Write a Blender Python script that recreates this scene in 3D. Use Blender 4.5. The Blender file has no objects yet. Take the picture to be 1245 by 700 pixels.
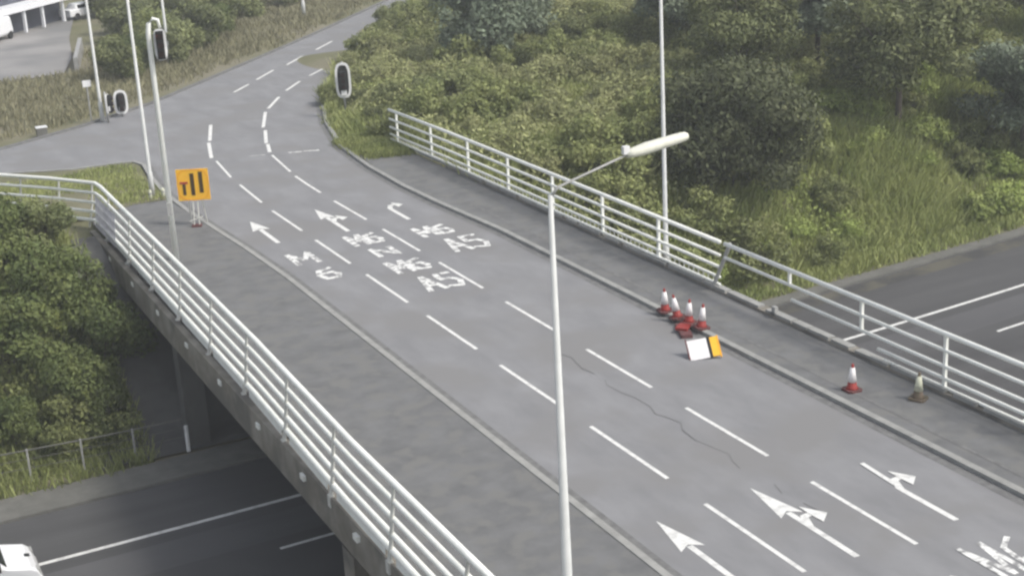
import bpy, math, random
import numpy as np
from mathutils import Matrix, Vector
random.seed(7); rng = np.random.default_rng(7)
S = bpy.context.scene; COL = S.collection

# ------------------------------------------------------------------ camera
# world: x = across the bridge road (to the right), y = along it (away), z = up, deck at z = 0
PITCH, ROLL, AZ, CAMH, FPX = 0.31314, -0.05437, -0.44262, 17.464, 1824.57
def cam_basis():
    f = Vector((0, math.cos(PITCH), -math.sin(PITCH))); r = Vector((1, 0, 0)); u = r.cross(f)
    r2 = math.cos(ROLL)*r + math.sin(ROLL)*u; u2 = -math.sin(ROLL)*r + math.cos(ROLL)*u
    c, s = math.cos(AZ), math.sin(AZ)
    t = lambda q: Vector((q.x*c - q.y*s, q.x*s + q.y*c, q.z))
    return t(r2), t(u2), t(f)
R_, U_, F_ = cam_basis()
cd = bpy.data.cameras.new('camera'); cam = bpy.data.objects.new('camera', cd); COL.objects.link(cam)
M = Matrix.Identity(4)
for i, a in enumerate((R_, U_, -F_)):
    for j in range(3): M[j][i] = a[j]
M.translation = Vector((0, 0, CAMH)); cam.matrix_world = M
cd.sensor_width = 36; cd.lens = FPX/1245*36; cd.clip_start = .1; cd.clip_end = 3000
S.camera = cam

# ------------------------------------------------------------------ world, sun, exposure
SUN_EL, SUN_AZ = math.radians(50), math.radians(138)      # direction the light comes from, clockwise from +Y
w = bpy.data.worlds.new('World'); S.world = w; w.use_nodes = True
nt = w.node_tree; bg = nt.nodes['Background']
sky = nt.nodes.new('ShaderNodeTexSky'); sky.sky_type = 'NISHITA'; sky.sun_disc = False
sky.sun_elevation = SUN_EL; sky.sun_rotation = SUN_AZ; sky.air_density = 1.0; sky.dust_density = 3.0
hs = nt.nodes.new('ShaderNodeHueSaturation'); hs.inputs['Saturation'].default_value = .40
nt.links.new(sky.outputs[0], hs.inputs['Color']); nt.links.new(hs.outputs[0], bg.inputs['Color'])
bg.inputs['Strength'].default_value = .135
sd = bpy.data.lights.new('sun', 'SUN'); sd.energy = 1.7; sd.angle = math.radians(11); sd.color = (1, .95, .86)
so = bpy.data.objects.new('sun', sd); COL.objects.link(so)
dirv = Vector((math.sin(SUN_AZ)*math.cos(SUN_EL), math.cos(SUN_AZ)*math.cos(SUN_EL), math.sin(SUN_EL)))
so.rotation_euler = dirv.to_track_quat('Z', 'Y').to_euler(); so.location = (0, 0, 60)
S.view_settings.view_transform = 'Standard'; S.view_settings.look = 'None'
S.view_settings.exposure = 0.54; S.view_settings.gamma = 1
S.cycles.pixel_filter_type = 'BLACKMAN_HARRIS'; S.cycles.filter_width = 2.5
S.cycles.max_bounces = 5; S.cycles.transparent_max_bounces = 8

# ------------------------------------------------------------------ haze in the air
def add_haze():
    hb = MB(); hb.box((80, 180, 10), (720, 700, 40)); o = hb.build('haze', None); o['kind'] = 'stuff'
    m = bpy.data.materials.new('haze'); m.use_nodes = True; t = m.node_tree; t.nodes.remove(t.nodes['Principled BSDF'])
    v = t.nodes.new('ShaderNodeVolumePrincipled'); v.inputs['Color'].default_value = (.9, .93, .95, 1); v.inputs['Density'].default_value = .0009; v.inputs['Anisotropy'].default_value = 0
    t.links.new(v.outputs[0], t.nodes['Material Output'].inputs['Volume']); o.data.materials.append(m)
    S.cycles.volume_bounces = 0

# ------------------------------------------------------------------ materials
def mat(name, c1, c2=None, scale=1.0, rough=.85, detail=4, stops=(.35, .65), c3=None, scale3=.2, metallic=0, bump=0, emis=None, stretch=None, spec=.3):
    m = bpy.data.materials.new(name); m.use_nodes = True; t = m.node_tree; b = t.nodes['Principled BSDF']
    b.inputs['Roughness'].default_value = rough; b.inputs['Metallic'].default_value = metallic
    b.inputs['Specular IOR Level'].default_value = spec
    b.inputs['Base Color'].default_value = (*c1, 1)
    if c2:
        tc = t.nodes.new('ShaderNodeTexCoord'); src = tc.outputs['Object']
        if stretch:
            mp = t.nodes.new('ShaderNodeMapping'); mp.inputs['Scale'].default_value = stretch
            t.links.new(src, mp.inputs['Vector']); src = mp.outputs[0]
        n = t.nodes.new('ShaderNodeTexNoise'); n.inputs['Scale'].default_value = scale; n.inputs['Detail'].default_value = detail
        n.inputs['Roughness'].default_value = .62
        r = t.nodes.new('ShaderNodeValToRGB'); r.color_ramp.elements[0].position, r.color_ramp.elements[1].position = stops
        r.color_ramp.elements[0].color = (*c1, 1); r.color_ramp.elements[1].color = (*c2, 1)
        t.links.new(src, n.inputs['Vector']); t.links.new(n.outputs['Fac'], r.inputs['Fac']); out = r.outputs['Color']
        if c3:
            n3 = t.nodes.new('ShaderNodeTexNoise'); n3.inputs['Scale'].default_value = scale3; n3.inputs['Detail'].default_value = 5
            r3 = t.nodes.new('ShaderNodeValToRGB'); r3.color_ramp.elements[0].position = .48; r3.color_ramp.elements[1].position = .62
            mx = t.nodes.new('ShaderNodeMix'); mx.data_type = 'RGBA'
            t.links.new(tc.outputs['Object'], n3.inputs['Vector']); t.links.new(n3.outputs['Fac'], r3.inputs['Fac'])
            t.links.new(r3.outputs['Color'], mx.inputs[0]); t.links.new(out, mx.inputs[6]); mx.inputs[7].default_value = (*c3, 1)
            out = mx.outputs[2]
        t.links.new(out, b.inputs['Base Color'])
        if bump:
            bp = t.nodes.new('ShaderNodeBump'); bp.inputs['Strength'].default_value = bump; bp.inputs['Distance'].default_value = .05
            t.links.new(n.outputs['Fac'], bp.inputs['Height']); t.links.new(bp.outputs[0], b.inputs['Normal'])
    if emis:
        b.inputs['Emission Color'].default_value = (*emis, 1); b.inputs['Emission Strength'].default_value = 1
    return m
def leafmat(name, ca, cb, cc=None, scale=.6):
    """foliage colour: per-clump noise between ca and cb, per-object shift, some light through the leaf"""
    m = bpy.data.materials.new(name); m.use_nodes = True; t = m.node_tree; b = t.nodes['Principled BSDF']
    b.inputs['Roughness'].default_value = .6; b.inputs['Specular IOR Level'].default_value = .25
    g = t.nodes.new('ShaderNodeNewGeometry'); n = t.nodes.new('ShaderNodeTexNoise'); n.inputs['Scale'].default_value = scale; n.inputs['Detail'].default_value = 6
    n.inputs['Roughness'].default_value = .7
    r = t.nodes.new('ShaderNodeValToRGB'); e = r.color_ramp.elements; e[0].position = .36; e[1].position = .64
    e[0].color = (*ca, 1); e[1].color = (*cb, 1)
    if cc:
        x = e.new(.74); x.color = (*cc, 1)
    t.links.new(g.outputs['Position'], n.inputs['Vector']); t.links.new(n.outputs['Fac'], r.inputs['Fac'])
    oi = t.nodes.new('ShaderNodeObjectInfo'); hsv = t.nodes.new('ShaderNodeHueSaturation')
    mp = t.nodes.new('ShaderNodeMapRange'); mp.inputs[3].default_value = .8; mp.inputs[4].default_value = 1.2
    t.links.new(oi.outputs['Random'], mp.inputs[0]); t.links.new(mp.outputs[0], hsv.inputs['Value']); t.links.new(r.outputs[0], hsv.inputs['Color'])
    ri = t.nodes.new('ShaderNodeMapRange'); ri.inputs[3].default_value = .7; ri.inputs[4].default_value = 1.4
    mul = t.nodes.new('ShaderNodeMix'); mul.data_type = 'RGBA'; mul.blend_type = 'MULTIPLY'; mul.inputs[0].default_value = 1
    t.links.new(g.outputs['Random Per Island'], ri.inputs[0]); t.links.new(hsv.outputs[0], mul.inputs[6]); t.links.new(ri.outputs[0], mul.inputs[7])
    tr = t.nodes.new('ShaderNodeBsdfTranslucent'); ms = t.nodes.new('ShaderNodeMixShader'); ms.inputs[0].default_value = .25
    t.links.new(mul.outputs[2], b.inputs['Base Color']); t.links.new(mul.outputs[2], tr.inputs[0])
    out = t.nodes['Material Output']; t.links.new(b.outputs[0], ms.inputs[1]); t.links.new(tr.outputs[0], ms.inputs[2]); t.links.new(ms.outputs[0], out.inputs[0])
    return m
MT = dict(
 road=mat('weathered_asphalt', (.196, .197, .204), (.246, .247, .255), .9, detail=8, c3=(.207, .205, .206), scale3=.3, bump=.15, stretch=(1, .35, 1)),
 mway=mat('dark_asphalt', (.066, .066, .068), (.094, .094, .096), .35, c3=(.078, .078, .08), bump=.1, stretch=(.15, 1.2, 1)),
 verge=mat('verge_concrete', (.124, .126, .128), (.168, .170, .172), .9, c3=(.165, .165, .16), scale3=1.6, bump=.08),
 kerb=mat('kerb_concrete', (.25, .25, .24), (.34, .34, .325), 2.5, stops=(.3, .7)),
 gutter=mat('gutter_dirt', (.13, .13, .13), (.19, .19, .188), 3),
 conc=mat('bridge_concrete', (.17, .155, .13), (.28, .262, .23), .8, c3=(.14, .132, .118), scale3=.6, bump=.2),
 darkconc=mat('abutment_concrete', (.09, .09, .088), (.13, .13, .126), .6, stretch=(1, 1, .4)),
 paint=mat('road_paint', (.70, .70, .68), (.44, .44, .43), 3.5, stops=(.48, .75)),
 worn=mat('worn_paint', (.74, .74, .72), (.27, .27, .27), 3.6, stops=(.46, .6)),
 rail=mat('galvanised_rail', (.86, .87, .83), (.78, .79, .74), 2, rough=.5),
 railold=mat('weathered_rail', (.62, .62, .58), (.48, .48, .45), 3, rough=.55),
 steel=mat('galvanised_column', (.60, .61, .60), (.50, .51, .5), 1.2, rough=.5),
 greypost=mat('grey_metal', (.30, .30, .29), (.38, .38, .37), 2, rough=.55),
 cream=mat('lantern_cream', (.74, .74, .64), (.64, .64, .55), 3, rough=.4),
 white=mat('white_plastic', (.8, .8, .8), (.72, .72, .72), 2, rough=.4),
 black=mat('black_board', (.02, .022, .022), rough=.5),
 glass=mat('dark_glass', (.02, .024, .03), rough=.08, spec=.6),
 vanp=mat('white_van_paint', (.82, .83, .85), rough=.25, spec=.5),
 tyre=mat('tyre_rubber', (.02, .02, .02), rough=.9),
 coner=mat('cone_red', (.30, .035, .03), (.24, .035, .03), 6, rough=.5),
 coneb=mat('cone_base', (.16, .06, .06), (.10, .05, .05), 6, rough=.8),
 sleeve=mat('reflective_sleeve', (.85, .83, .83), (.75, .72, .72), 6, rough=.4),
 oldcone=mat('faded_cone_body', (.16, .12, .09), (.10, .09, .06), 6, rough=.8),
 oldsleeve=mat('faded_cone_sleeve', (.66, .68, .52), (.5, .5, .4), 8, rough=.6),
 orange=mat('sign_orange', (.85, .36, .02), (.80, .42, .03), 2, rough=.45),
 yellow=mat('sign_yellow', (.90, .52, .04), (.86, .46, .04), 2, rough=.45),
 brown=mat('sign_dark_marks', (.06, .04, .015), rough=.6),
 redp=mat('red_paint', (.40, .05, .04), rough=.6),
 lens=mat('dark_lens', (.03, .02, .02), rough=.2),
 soil=mat('grass_ground', (.12, .122, .065), (.17, .165, .095), .35, c3=(.20, .185, .13), scale3=.12, bump=.4),
 strip=mat('paved_verge_strip', (.12, .12, .11), (.165, .163, .15), 1.2, bump=.2),
 yard=mat('concrete_yard', (.24, .235, .23), (.31, .30, .295), .15, c3=(.2, .2, .2), scale3=.1),
 bark=mat('bark', (.09, .075, .06), (.13, .11, .09), 4, bump=.4),
 roofd=mat('dark_cladding', (.07, .075, .10), (.11, .115, .15), .8, rough=.4),
 wallb=mat('pale_render', (.36, .36, .36), (.44, .44, .44), .5),
 lf_dark=leafmat('leaf_dark', (0.143, 0.167, 0.073), (0.230, 0.251, 0.107), (0.373, 0.380, 0.174)),
 lf_mid=leafmat('leaf_mid', (0.180, 0.209, 0.078), (0.277, 0.297, 0.119), (0.411, 0.402, 0.190)),
 lf_olive=leafmat('leaf_olive', (0.232, 0.248, 0.109), (0.335, 0.342, 0.161), (0.460, 0.443, 0.241)),
 lf_green=leafmat('leaf_green', (0.079, 0.110, 0.039), (0.153, 0.179, 0.060), (0.264, 0.275, 0.069)),
 lf_deep=leafmat('leaf_deep', (0.092, 0.108, 0.054), (0.151, 0.168, 0.083), (0.324, 0.320, 0.173)),
 lf_yg=leafmat('leaf_yellow_green', (0.232, 0.294, 0.077), (0.347, 0.399, 0.129), (0.483, 0.494, 0.218)),
 lf_slate=leafmat('leaf_slate', (0.139, 0.178, 0.124), (0.216, 0.251, 0.170), (0.350, 0.368, 0.248)),
 grass=leafmat('grass_blades', (.225, .265, .095), (.35, .375, .15), (.46, .45, .24), .25),
 grassd=leafmat('grass_dry', (.20, .19, .12), (.27, .255, .16), (.33, .31, .21), .3),
 canopyw=mat('white_fascia', (.82, .83, .86), rough=.4),
 mesh=mat('pale_mesh', (.58, .58, .62), (.45, .45, .5), 5, rough=.6),
)

# ------------------------------------------------------------------ mesh helpers
class MB:
    def __init__(s): s.v = []; s.f = []
    def quad(s, *p):
        n = len(s.v); s.v += [tuple(q) for q in p]; s.f.append(tuple(range(n, n+len(p)))); return s
    def box(s, c, d, rz=0, taper=1.0, rx=0, ry=0):
        """centre c, full sizes d, taper scales the top"""
        n = len(s.v); m = Matrix.Rotation(rz, 3, 'Z') @ Matrix.Rotation(ry, 3, 'Y') @ Matrix.Rotation(rx, 3, 'X')
        for z in (-1, 1):
            k = taper if z > 0 else 1
            for x, y in ((-1, -1), (1, -1), (1, 1), (-1, 1)):
                q = m @ Vector((x*d[0]/2*k, y*d[1]/2*k, z*d[2]/2)); s.v.append((q.x+c[0], q.y+c[1], q.z+c[2]))
        for q in ((3, 2, 1, 0), (4, 5, 6, 7), (0, 1, 5, 4), (1, 2, 6, 5), (2, 3, 7, 6), (3, 0, 4, 7)): s.f.append(tuple(n+i for i in q))
        return s
    def tube(s, pts, r, n=8, caps=True):
        """round tube through pts, r = radius or list of radii"""
        P = [Vector(p) for p in pts]; rs = r if isinstance(r, (list, tuple)) else [r]*len(P); base = len(s.v)
        for i, p in enumerate(P):
            d = (P[min(i+1, len(P)-1)] - P[max(i-1, 0)]).normalized()
            a = d.cross(Vector((0, 0, 1)) if abs(d.z) < .9 else Vector((1, 0, 0))).normalized(); b = d.cross(a)
            for k in range(n):
                t = 2*math.pi*k/n; q = p + (a*math.cos(t)+b*math.sin(t))*rs[i]; s.v.append(tuple(q))
        for i in range(len(P)-1):
            for k in range(n):
                s.f.append((base+i*n+k, base+i*n+(k+1) % n, base+(i+1)*n+(k+1) % n, base+(i+1)*n+k))
        if caps:
            s.f.append(tuple(base+k for k in range(n))[::-1]); s.f.append(tuple(base+(len(P)-1)*n+k for k in range(n)))
        return s
    def prism(s, poly, z0, z1):
        n = len(s.v); m = len(poly)
        for z in (z0, z1): s.v += [(p[0], p[1], z) for p in poly]
        s.f.append(tuple(range(n+m-1, n-1, -1))); s.f.append(tuple(range(n+m, n+2*m)))
        for i in range(m): s.f.append((n+i, n+(i+1) % m, n+m+(i+1) % m, n+m+i))
        return s
    def sweep(s, line, prof, closed=True):
        """sweep a profile [(offset to the right of travel, z)] along a ground polyline [(x,y)] or [(x,y,z)]"""
        P = [Vector((p[0], p[1])) for p in line]; Z = [p[2] if len(p) > 2 else 0 for p in line]; base = len(s.v); m = len(prof)
        for i, p in enumerate(P):
            d1 = (P[i]-P[i-1]).normalized() if i else (P[1]-P[0]).normalized(); d2 = (P[i+1]-P[i]).normalized() if i < len(P)-1 else d1
            d = (d1+d2).normalized(); k = 1/max(.4, d.dot(d1)); nrm = Vector((d.y, -d.x))*k
            for o, z in prof: s.v.append((p.x+nrm.x*o, p.y+nrm.y*o, z+Z[i]))
        for i in range(len(P)-1):
            for k in range(m if closed else m-1):
                s.f.append((base+i*m+k, base+(i+1)*m+k, base+(i+1)*m+(k+1) % m, base+i*m+(k+1) % m))
        if closed:
            s.f.append(tuple(base+k for k in range(m))); s.f.append(tuple(base+(len(P)-1)*m+k for k in range(m))[::-1])
        return s
    def build(s, name, m, parent=None, smooth=False):
        me = bpy.data.meshes.new(name); me.from_pydata(s.v, [], s.f); me.update()
        if smooth: me.shade_smooth()
        return link(name, me, m, parent)
def link(name, me, m, parent=None):
    o = bpy.data.objects.new(name, me); COL.objects.link(o)
    if m and len(me.materials) == 0: me.materials.append(MT[m] if isinstance(m, str) else m)
    if parent: o.parent = parent
    return o
def thing(name, label, cat, loc=(0, 0, 0), rz=0, group=None):
    o = bpy.data.objects.new(name, None); COL.objects.link(o); o.location = loc; o.rotation_euler[2] = rz
    tag(o, label, cat, group); return o
def tag(o, label, cat, group=None, kind=None):
    if label: o['label'] = label
    if cat: o['category'] = cat
    if group: o['group'] = group
    if kind: o['kind'] = kind
    return o
def struct(o): o['kind'] = 'structure'; return o
def copy_tree(o, parent=None):
    c = o.copy(); COL.objects.link(c)
    if parent: c.parent = parent
    for ch in [x for x in bpy.data.objects if x.parent == o]: copy_tree(ch, c)
    return c

# ------------------------------------------------------------------ ground shape
def sm(t): t = np.clip(t, 0, 1); return t*t*(3-2*t)
def edge(u):                                   # motorway's white edge line
    u = np.asarray(u, float); a = np.clip(u, 0, 60)
    return 46.75 + .02*a + .001*a*a + .14*np.maximum(u-60, 0)
def kerb_far(u): return edge(u) + 3.8 + 1.5*sm((np.asarray(u)-12)/25)
MZ = -5.5
FKU, FKV = [29, 29, 30.3, 33.4, 39.4, 46.4, 55.2, 75, 120, 300], [0, 77, 91, 98.1, 109, 120, 133, 158, 210, 420]
def T(u, v):
    u = np.asarray(u, float); v = np.asarray(v, float)
    d = v - kerb_far(u) - 2.3
    far = MZ + (-MZ)*sm(d/12.)
    near = MZ + (-MZ)*sm((edge(u)-33.5-v)/11.)
    z = np.where(v > edge(u)-20, far, near)
    cl = u - np.interp(v, FKV, FKU)
    hill = 2.2*sm((cl-3)/25)*sm((v-66)/30) + .25*np.sin(u*.35+1)*np.cos(v*.3)*sm((d-2)/4)*sm((u-31)/4)
    return z + hill
def build_ground():
    us = np.concatenate([np.arange(-260, -20, 12), np.arange(-20, 90, 1.0), np.arange(90, 420, 14)])
    vs = np.concatenate([np.arange(-150, 0, 12), np.arange(0, 140, 1.0), np.arange(140, 520, 14)])
    U, V = np.meshgrid(us, vs); Z = T(U, V) - .06
    flat = (V > 64)
    me = bpy.data.meshes.new('ground'); nu, nv = len(us), len(vs)
    i, j = np.meshgrid(np.arange(nu-1), np.arange(nv-1)); a = (j*nu+i).ravel()
    F = np.stack([a, a+1, a+1+nu, a+nu], 1)
    me.from_pydata(np.stack([U.ravel(), V.ravel(), Z.ravel()], 1).tolist(), [], F.tolist()); me.update(); me.shade_smooth()
    struct(link('ground', me, 'soil'))
build_ground()

add_haze()
# motorway below
ul = [-80, -50, -30, -20, -10, 0] + list(range(3, 70, 3)) + [80, 100, 140, 180]
def strip_sheet(name, lo, hi, z, m):
    b = MB()
    for a, c in zip(ul[:-1], ul[1:]):
        b.quad((a, lo(a), z), (c, lo(c), z), (c, hi(c), z), (a, hi(a), z))
    return struct(b.build(name, m))
strip_sheet('motorway', lambda u: float(edge(u))-33, lambda u: float(kerb_far(u)), MZ, 'mway')
strip_sheet('motorway_verge_strip', lambda u: float(kerb_far(u)), lambda u: float(kerb_far(u))+1.9-1.1*float(sm((u-12)/20)), MZ+.09, 'strip')
b = MB()
b.sweep([(u, float(kerb_far(u))) for u in ul], [(-.12, MZ-.02), (-.12, MZ+.10), (.0, MZ+.10), (.0, MZ-.02)])
struct(b.build('motorway_kerb', 'strip'))
b = MB()
def ribbon(b, off, w, z, u0, u1):
    n = max(2, int((u1-u0)/3)+1); xs = np.linspace(u0, u1, n)
    for a, c in zip(xs[:-1], xs[1:]):
        ea, ec = float(edge(a))+off, float(edge(c))+off
        b.quad((a, ea-w/2, z), (c, ec-w/2, z), (c, ec+w/2, z), (a, ea+w/2, z))
ribbon(b, 0, .2, MZ+.005, -60, 140)
ribbon(b, -10.6, .2, MZ+.005, -60, 140); ribbon(b, -14.2, .2, MZ+.005, -60, 140); ribbon(b, -25, .2, MZ+.005, -60, 140)
for o in (-3.45, -7.0, -17.8, -21.4):
    for k in range(-6, 15):
        if k in (2, 3) and o > -8: continue
        u0 = 11.75 + k*9.0 - (1.6 if k > 1 else 0); 
        if k == 4: u0 = 45.1
        ribbon(b, o, .16, MZ+.005, u0, u0+ (2.6 if k < 4 else 2.4))
struct(b.build('motorway_markings', 'paint'))
b = MB(); MT['silt'] = mat('silt', (.11, .105, .085), (.062, .062, .062), .6, stops=(.42, .6))
for a, c in zip(np.arange(28, 100, 3), np.arange(31, 103, 3)):
    ka, kc = float(kerb_far(a)), float(kerb_far(c)); b.quad((a, ka-1.15, MZ+.004), (c, kc-1.15, MZ+.004), (c, kc-.13, MZ+.004), (a, ka-.13, MZ+.004))
struct(b.build('roadside_silt', 'silt'))
# wheel-polished lighter band on the near lane
b = MB(); ribbon(b, -1.75, 1.9, MZ+.003, -60, 140)
MT['band'] = mat('worn_asphalt', (.09, .09, .094), (.108, .108, .112), .5, stretch=(.2, 1, 1))
struct(b.build('motorway_wear', 'band'))

# ------------------------------------------------------------------ bridge road, kerbs, verges
nearK = [(16.42, -60), (16.42, 30), (16.40, 45), (16.38, 55), (16.2, 60), (15.95, 64), (15.75, 68), (15.7, 72), (15.95, 76), (16.3, 79), (16.0, 80.3), (14.9, 80.5), (12.7, 80.6), (9.4, 82.0), (2, 79.5), (-14, 73), (-60, 60)]
farK = [(26.16, -60), (26.16, 45), (26.1, 56), (25.75, 62), (25.65, 66), (25.8, 71), (26.3, 76.5), (27.9, 83.4), (30.3, 91), (33.4, 98.1), (39.4, 109), (46.4, 120), (55.2, 133), (75, 158), (120, 210)]
farL = [(100, 215), (68, 160), (53.3, 136), (40.1, 119.5), (29.9, 107.5), (20.9, 97), (15.3, 92.2), (9.95, 88.6), (2, 85.6), (-14, 79.5), (-60, 66)]
def fill(name, poly, z, m, parent=None):
    import bmesh
    bm = bmesh.new(); vs = [bm.verts.new((p[0], p[1], z)) for p in poly]; es = [bm.edges.new((vs[i], vs[(i+1) % len(vs)])) for i in range(len(vs))]
    bmesh.ops.triangle_fill(bm, edges=es, use_beauty=True)
    for f in bm.faces:
        if f.normal.z < 0: f.normal_flip()
    me = bpy.data.meshes.new(name); bm.to_mesh(me); bm.free(); return link(name, me, m, parent)
struct(fill('road', nearK + farL[::-1][0:] + farK[::-1], 0, 'road'))
kp = [(0, -.02), (0, .12), (.22, .13), (.22, -.02)]
struct(MB().sweep(nearK, [(-o, z) for o, z in kp]).build('kerb', 'kerb'))
struct(MB().sweep(farK, kp).build('kerb', 'kerb'))
struct(MB().sweep(farL[::-1], [(-o, z) for o, z in kp]).build('kerb', 'gutter'))
# gutter channel beside the kerbs
struct(MB().sweep(nearK[:10], [(.02, .004), (.30, .004)], closed=False).build('gutter', 'gutter'))
struct(MB().sweep(farK[:10], [(-.34, .004), (-.02, .004)], closed=False).build('gutter', 'gutter'))
# verges on the bridge (raised)
vn = [(16.20, -60), (16.20, 30), (16.18, 45), (16.16, 55), (15.98, 60), (15.73, 64), (15.53, 68), (15.4, 70.5)]
struct(fill('verge', vn + [(13.8, 70.6), (11.6, 69.4), (11.35, 68.2), (11.25, 30), (11.25, -60)], .105, 'verge'))
vf = [(26.38, -60), (26.38, 45), (26.32, 56), (25.97, 62), (25.87, 66), (26.08, 71), (26.4, 74)]
struct(fill('verge', vf + [(28.9, 76.5), (28.9, -60)], .105, 'verge'))
# second lighter edging line on the far verge, as in a service strip
struct(MB().sweep([(26.9, 20), (26.95, 44), (26.95, 62)], [(-.06, .112), (.06, .112)], closed=False).build('verge_edging', 'gutter'))
# grass islands behind the kerbs
struct(fill('grass_verge', [(15.4, 70.7), (15.4, 72), (15.6, 75.8), (15.95, 78.8), (15.8, 79.9), (14.8, 80.15), (12.7, 80.25), (9.4, 81.6), (2, 79.1), (-14, 72.6), (-14, 69), (6, 69.5), (11.6, 69.5), (13.8, 70.7)], .10, 'soil'))

# painted lane lines
b = MB()
def vmark(b, x, y0, y1, w=.13, z=.006, x1=None):
    x1 = x if x1 is None else x1; b.quad((x-w/2, y0, z), (x+w/2, y0, z), (x1+w/2, y1, z), (x1-w/2, y1, z))
A = [(19.25, 15), (19.22, 30), (19.15, 45), (19.08, 60), (19.05, 66), (19.2, 70), (19.35, 73.5), (19.8, 78), (20.6, 82)]
Bl = [(22.33, 15), (22.29, 30), (22.2, 45), (22.12, 60), (22.05, 66), (22.1, 71), (22.7, 77.3), (23.2, 80)]
def onl(L, y): return float(np.interp(y, [p[1] for p in L], [p[0] for p in L]))
def dashes(L, starts, ln, w=.13):
    for y in starts:
        for a, c in ((y, y+ln/2), (y+ln/2, y+ln)): vmark(b, onl(L, a), a, c, w, x1=onl(L, c))
dashes(A, [19.6+k*6.0-.15 for k in range(0, 9)], 4.2)
dashes(A, [73.5], 4.2)
dashes(Bl, [19.1+k*6.05 for k in range(0, 9)], 4.1)
dashes(Bl, [72.7], 4.4)
b2 = [((22.8, 77.9), (23.35, 80.0)), ((23.35, 80.3), (24.4, 83.8)), ((24.55, 84.7), (26.1, 89.2)), ((26.6, 90.2), (28.4, 93.6)), ((29.5, 95.5), (31.4, 98.3)), ((32.7, 100.0), (34.5, 102.2)),
      ((19.75, 78.6), (20.7, 82.6)), ((20.9, 83.1), (22.2, 87.6)), ((26.5, 97.4), (28.2, 99.7)), ((29.2, 101.1), (31.4, 104.2)), ((32.9, 105.7), (35.1, 108.7)), ((37, 111), (39.5, 114.3))]
for p, q in b2:
    d = Vector((q[0]-p[0], q[1]-p[1])).normalized(); n = Vector((-d.y, d.x))*.10
    b.quad((p[0]+n.x, p[1]+n.y, .006), (p[0]-n.x, p[1]-n.y, .006), (q[0]-n.x, q[1]-n.y, .006), (q[0]+n.x, q[1]+n.y, .006))
struct(b.build('lane_lines', 'paint'))
b = MB()
b.quad((23.6, 77.0, .005), (25.2, 76.5, .005), (25.2, 76.75, .005), (23.6, 77.25, .005)); b.quad((21.6, 77.65, .005), (22.4, 77.4, .005), (22.4, 77.5, .005), (21.6, 77.75, .005))
struct(b.build('stop_line', 'worn'))

SZ = [0]
def stroke(b, pts, w, z=.006):
    SZ[0] = (SZ[0]+1) % 9; z += SZ[0]*.0011
    for p, q in zip(pts[:-1], pts[1:]):
        d = Vector((q[0]-p[0], q[1]-p[1])); L = d.length; d /= L; n = Vector((-d.y, d.x))*w/2; e = d*w*.3
        b.quad((p[0]-e.x+n.x, p[1]-e.y+n.y, z), (p[0]-e.x-n.x, p[1]-e.y-n.y, z), (q[0]+e.x-n.x, q[1]+e.y-n.y, z), (q[0]+e.x+n.x, q[1]+e.y+n.y, z))
        z += .00012
def arrow(b, x, y0, y1, right=False, straight=True, w=.17, hw=.42):
    L = y1-y0; z = .006
    if straight:
        b.quad((x-w/2, y0, z), (x+w/2, y0, z), (x+w/2, y1-L*.38, z), (x-w/2, y1-L*.38, z))
        b.quad((x-hw, y1-L*.42, z+.001), (x, y1-L*.36, z+.001), (x+hw, y1-L*.42, z+.001), (x, y1, z+.001))
    if right:
        yb = y0 + L*(.45 if straight else .62)
        if not straight: b.quad((x-w/2, y0, z), (x+w/2, y0, z), (x+w/2, yb, z), (x-w/2, yb, z))
        stroke(b, [(x+.02, yb-.1), (x+.2, yb+.35), (x+.5, yb+.40)], w*1.15, z+.002)
        b.quad((x+.42, yb-.15, z+.014), (x+.80, yb+.2, z+.014), (x+.40, yb+.85, z+.014), (x+.38, yb+.4, z+.014))
b = MB()
arrow(b, 17.65, 25.4, 29.5, hw=.34)
arrow(b, 20.72, 25.4, 29.8, right=True, hw=.34)
arrow(b, 23.95, 25.6, 29.6)if False else None
arrow(b, 23.95, 25.6, 29.2, right=True, straight=False)
stroke(b, [(24.0, 28.0), (24.1, 29.4)], .14, .014)
struct(b.build('lane_arrows', 'paint'))
b = MB()
arrow(b, 17.6, 60.2, 64.4, w=.2, hw=.40); arrow(b, 20.75, 60.1, 64.6, right=True, w=.2, hw=.36); arrow(b, 23.7, 60.3, 64.2, right=True, straight=False, w=.2)
struct(b.build('lane_arrows', 'paint'))
GL = {'M': [[(0, 0), (0, 1)], [(0, 1), (.5, .35)], [(.5, .35), (1, 1)], [(1, 1), (1, 0)]],
      '6': [[(.9, .95), (.2, .8), (0, .4), (.2, .03), (.8, .03), (1, .3), (.75, .55), (.1, .5)]],
      '1': [[(.5, 0), (.5, 1)], [(.5, 1), (.2, .8)]],
      'N': [[(0, 0), (0, 1)], [(0, 1), (1, 0)], [(1, 0), (1, 1)]],
      'S': [[(1, .85), (.5, 1), (.05, .8), (.1, .55), (.9, .42), (.95, .15), (.5, 0), (0, .15)]],
      '(': [[(.8, 1), (.35, .7), (.35, .3), (.8, 0)]], ')': [[(.2, 1), (.65, .7), (.65, .3), (.2, 0)]],
      '5': [[(.95, 1), (.1, 1), (.05, .6), (.7, .6), (1, .35), (.7, 0), (0, .08)]],
      'A': [[(0, 0), (.5, 1), (1, 0)], [(.2, .35), (.8, .35)]]}
def word(b, s, x, y, cw, h, gap=.16, w=.12):
    for ch in s:
        for st in GL[ch]: stroke(b, [(x+p[0]*cw, y+p[1]*h) for p in st], w)
        x += cw+gap
b = MB()
word(b, 'M', 17.3, 56.5, .85, 1.6, w=.24); word(b, '6', 17.5, 54.0, .75, 1.5, w=.24)
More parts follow.
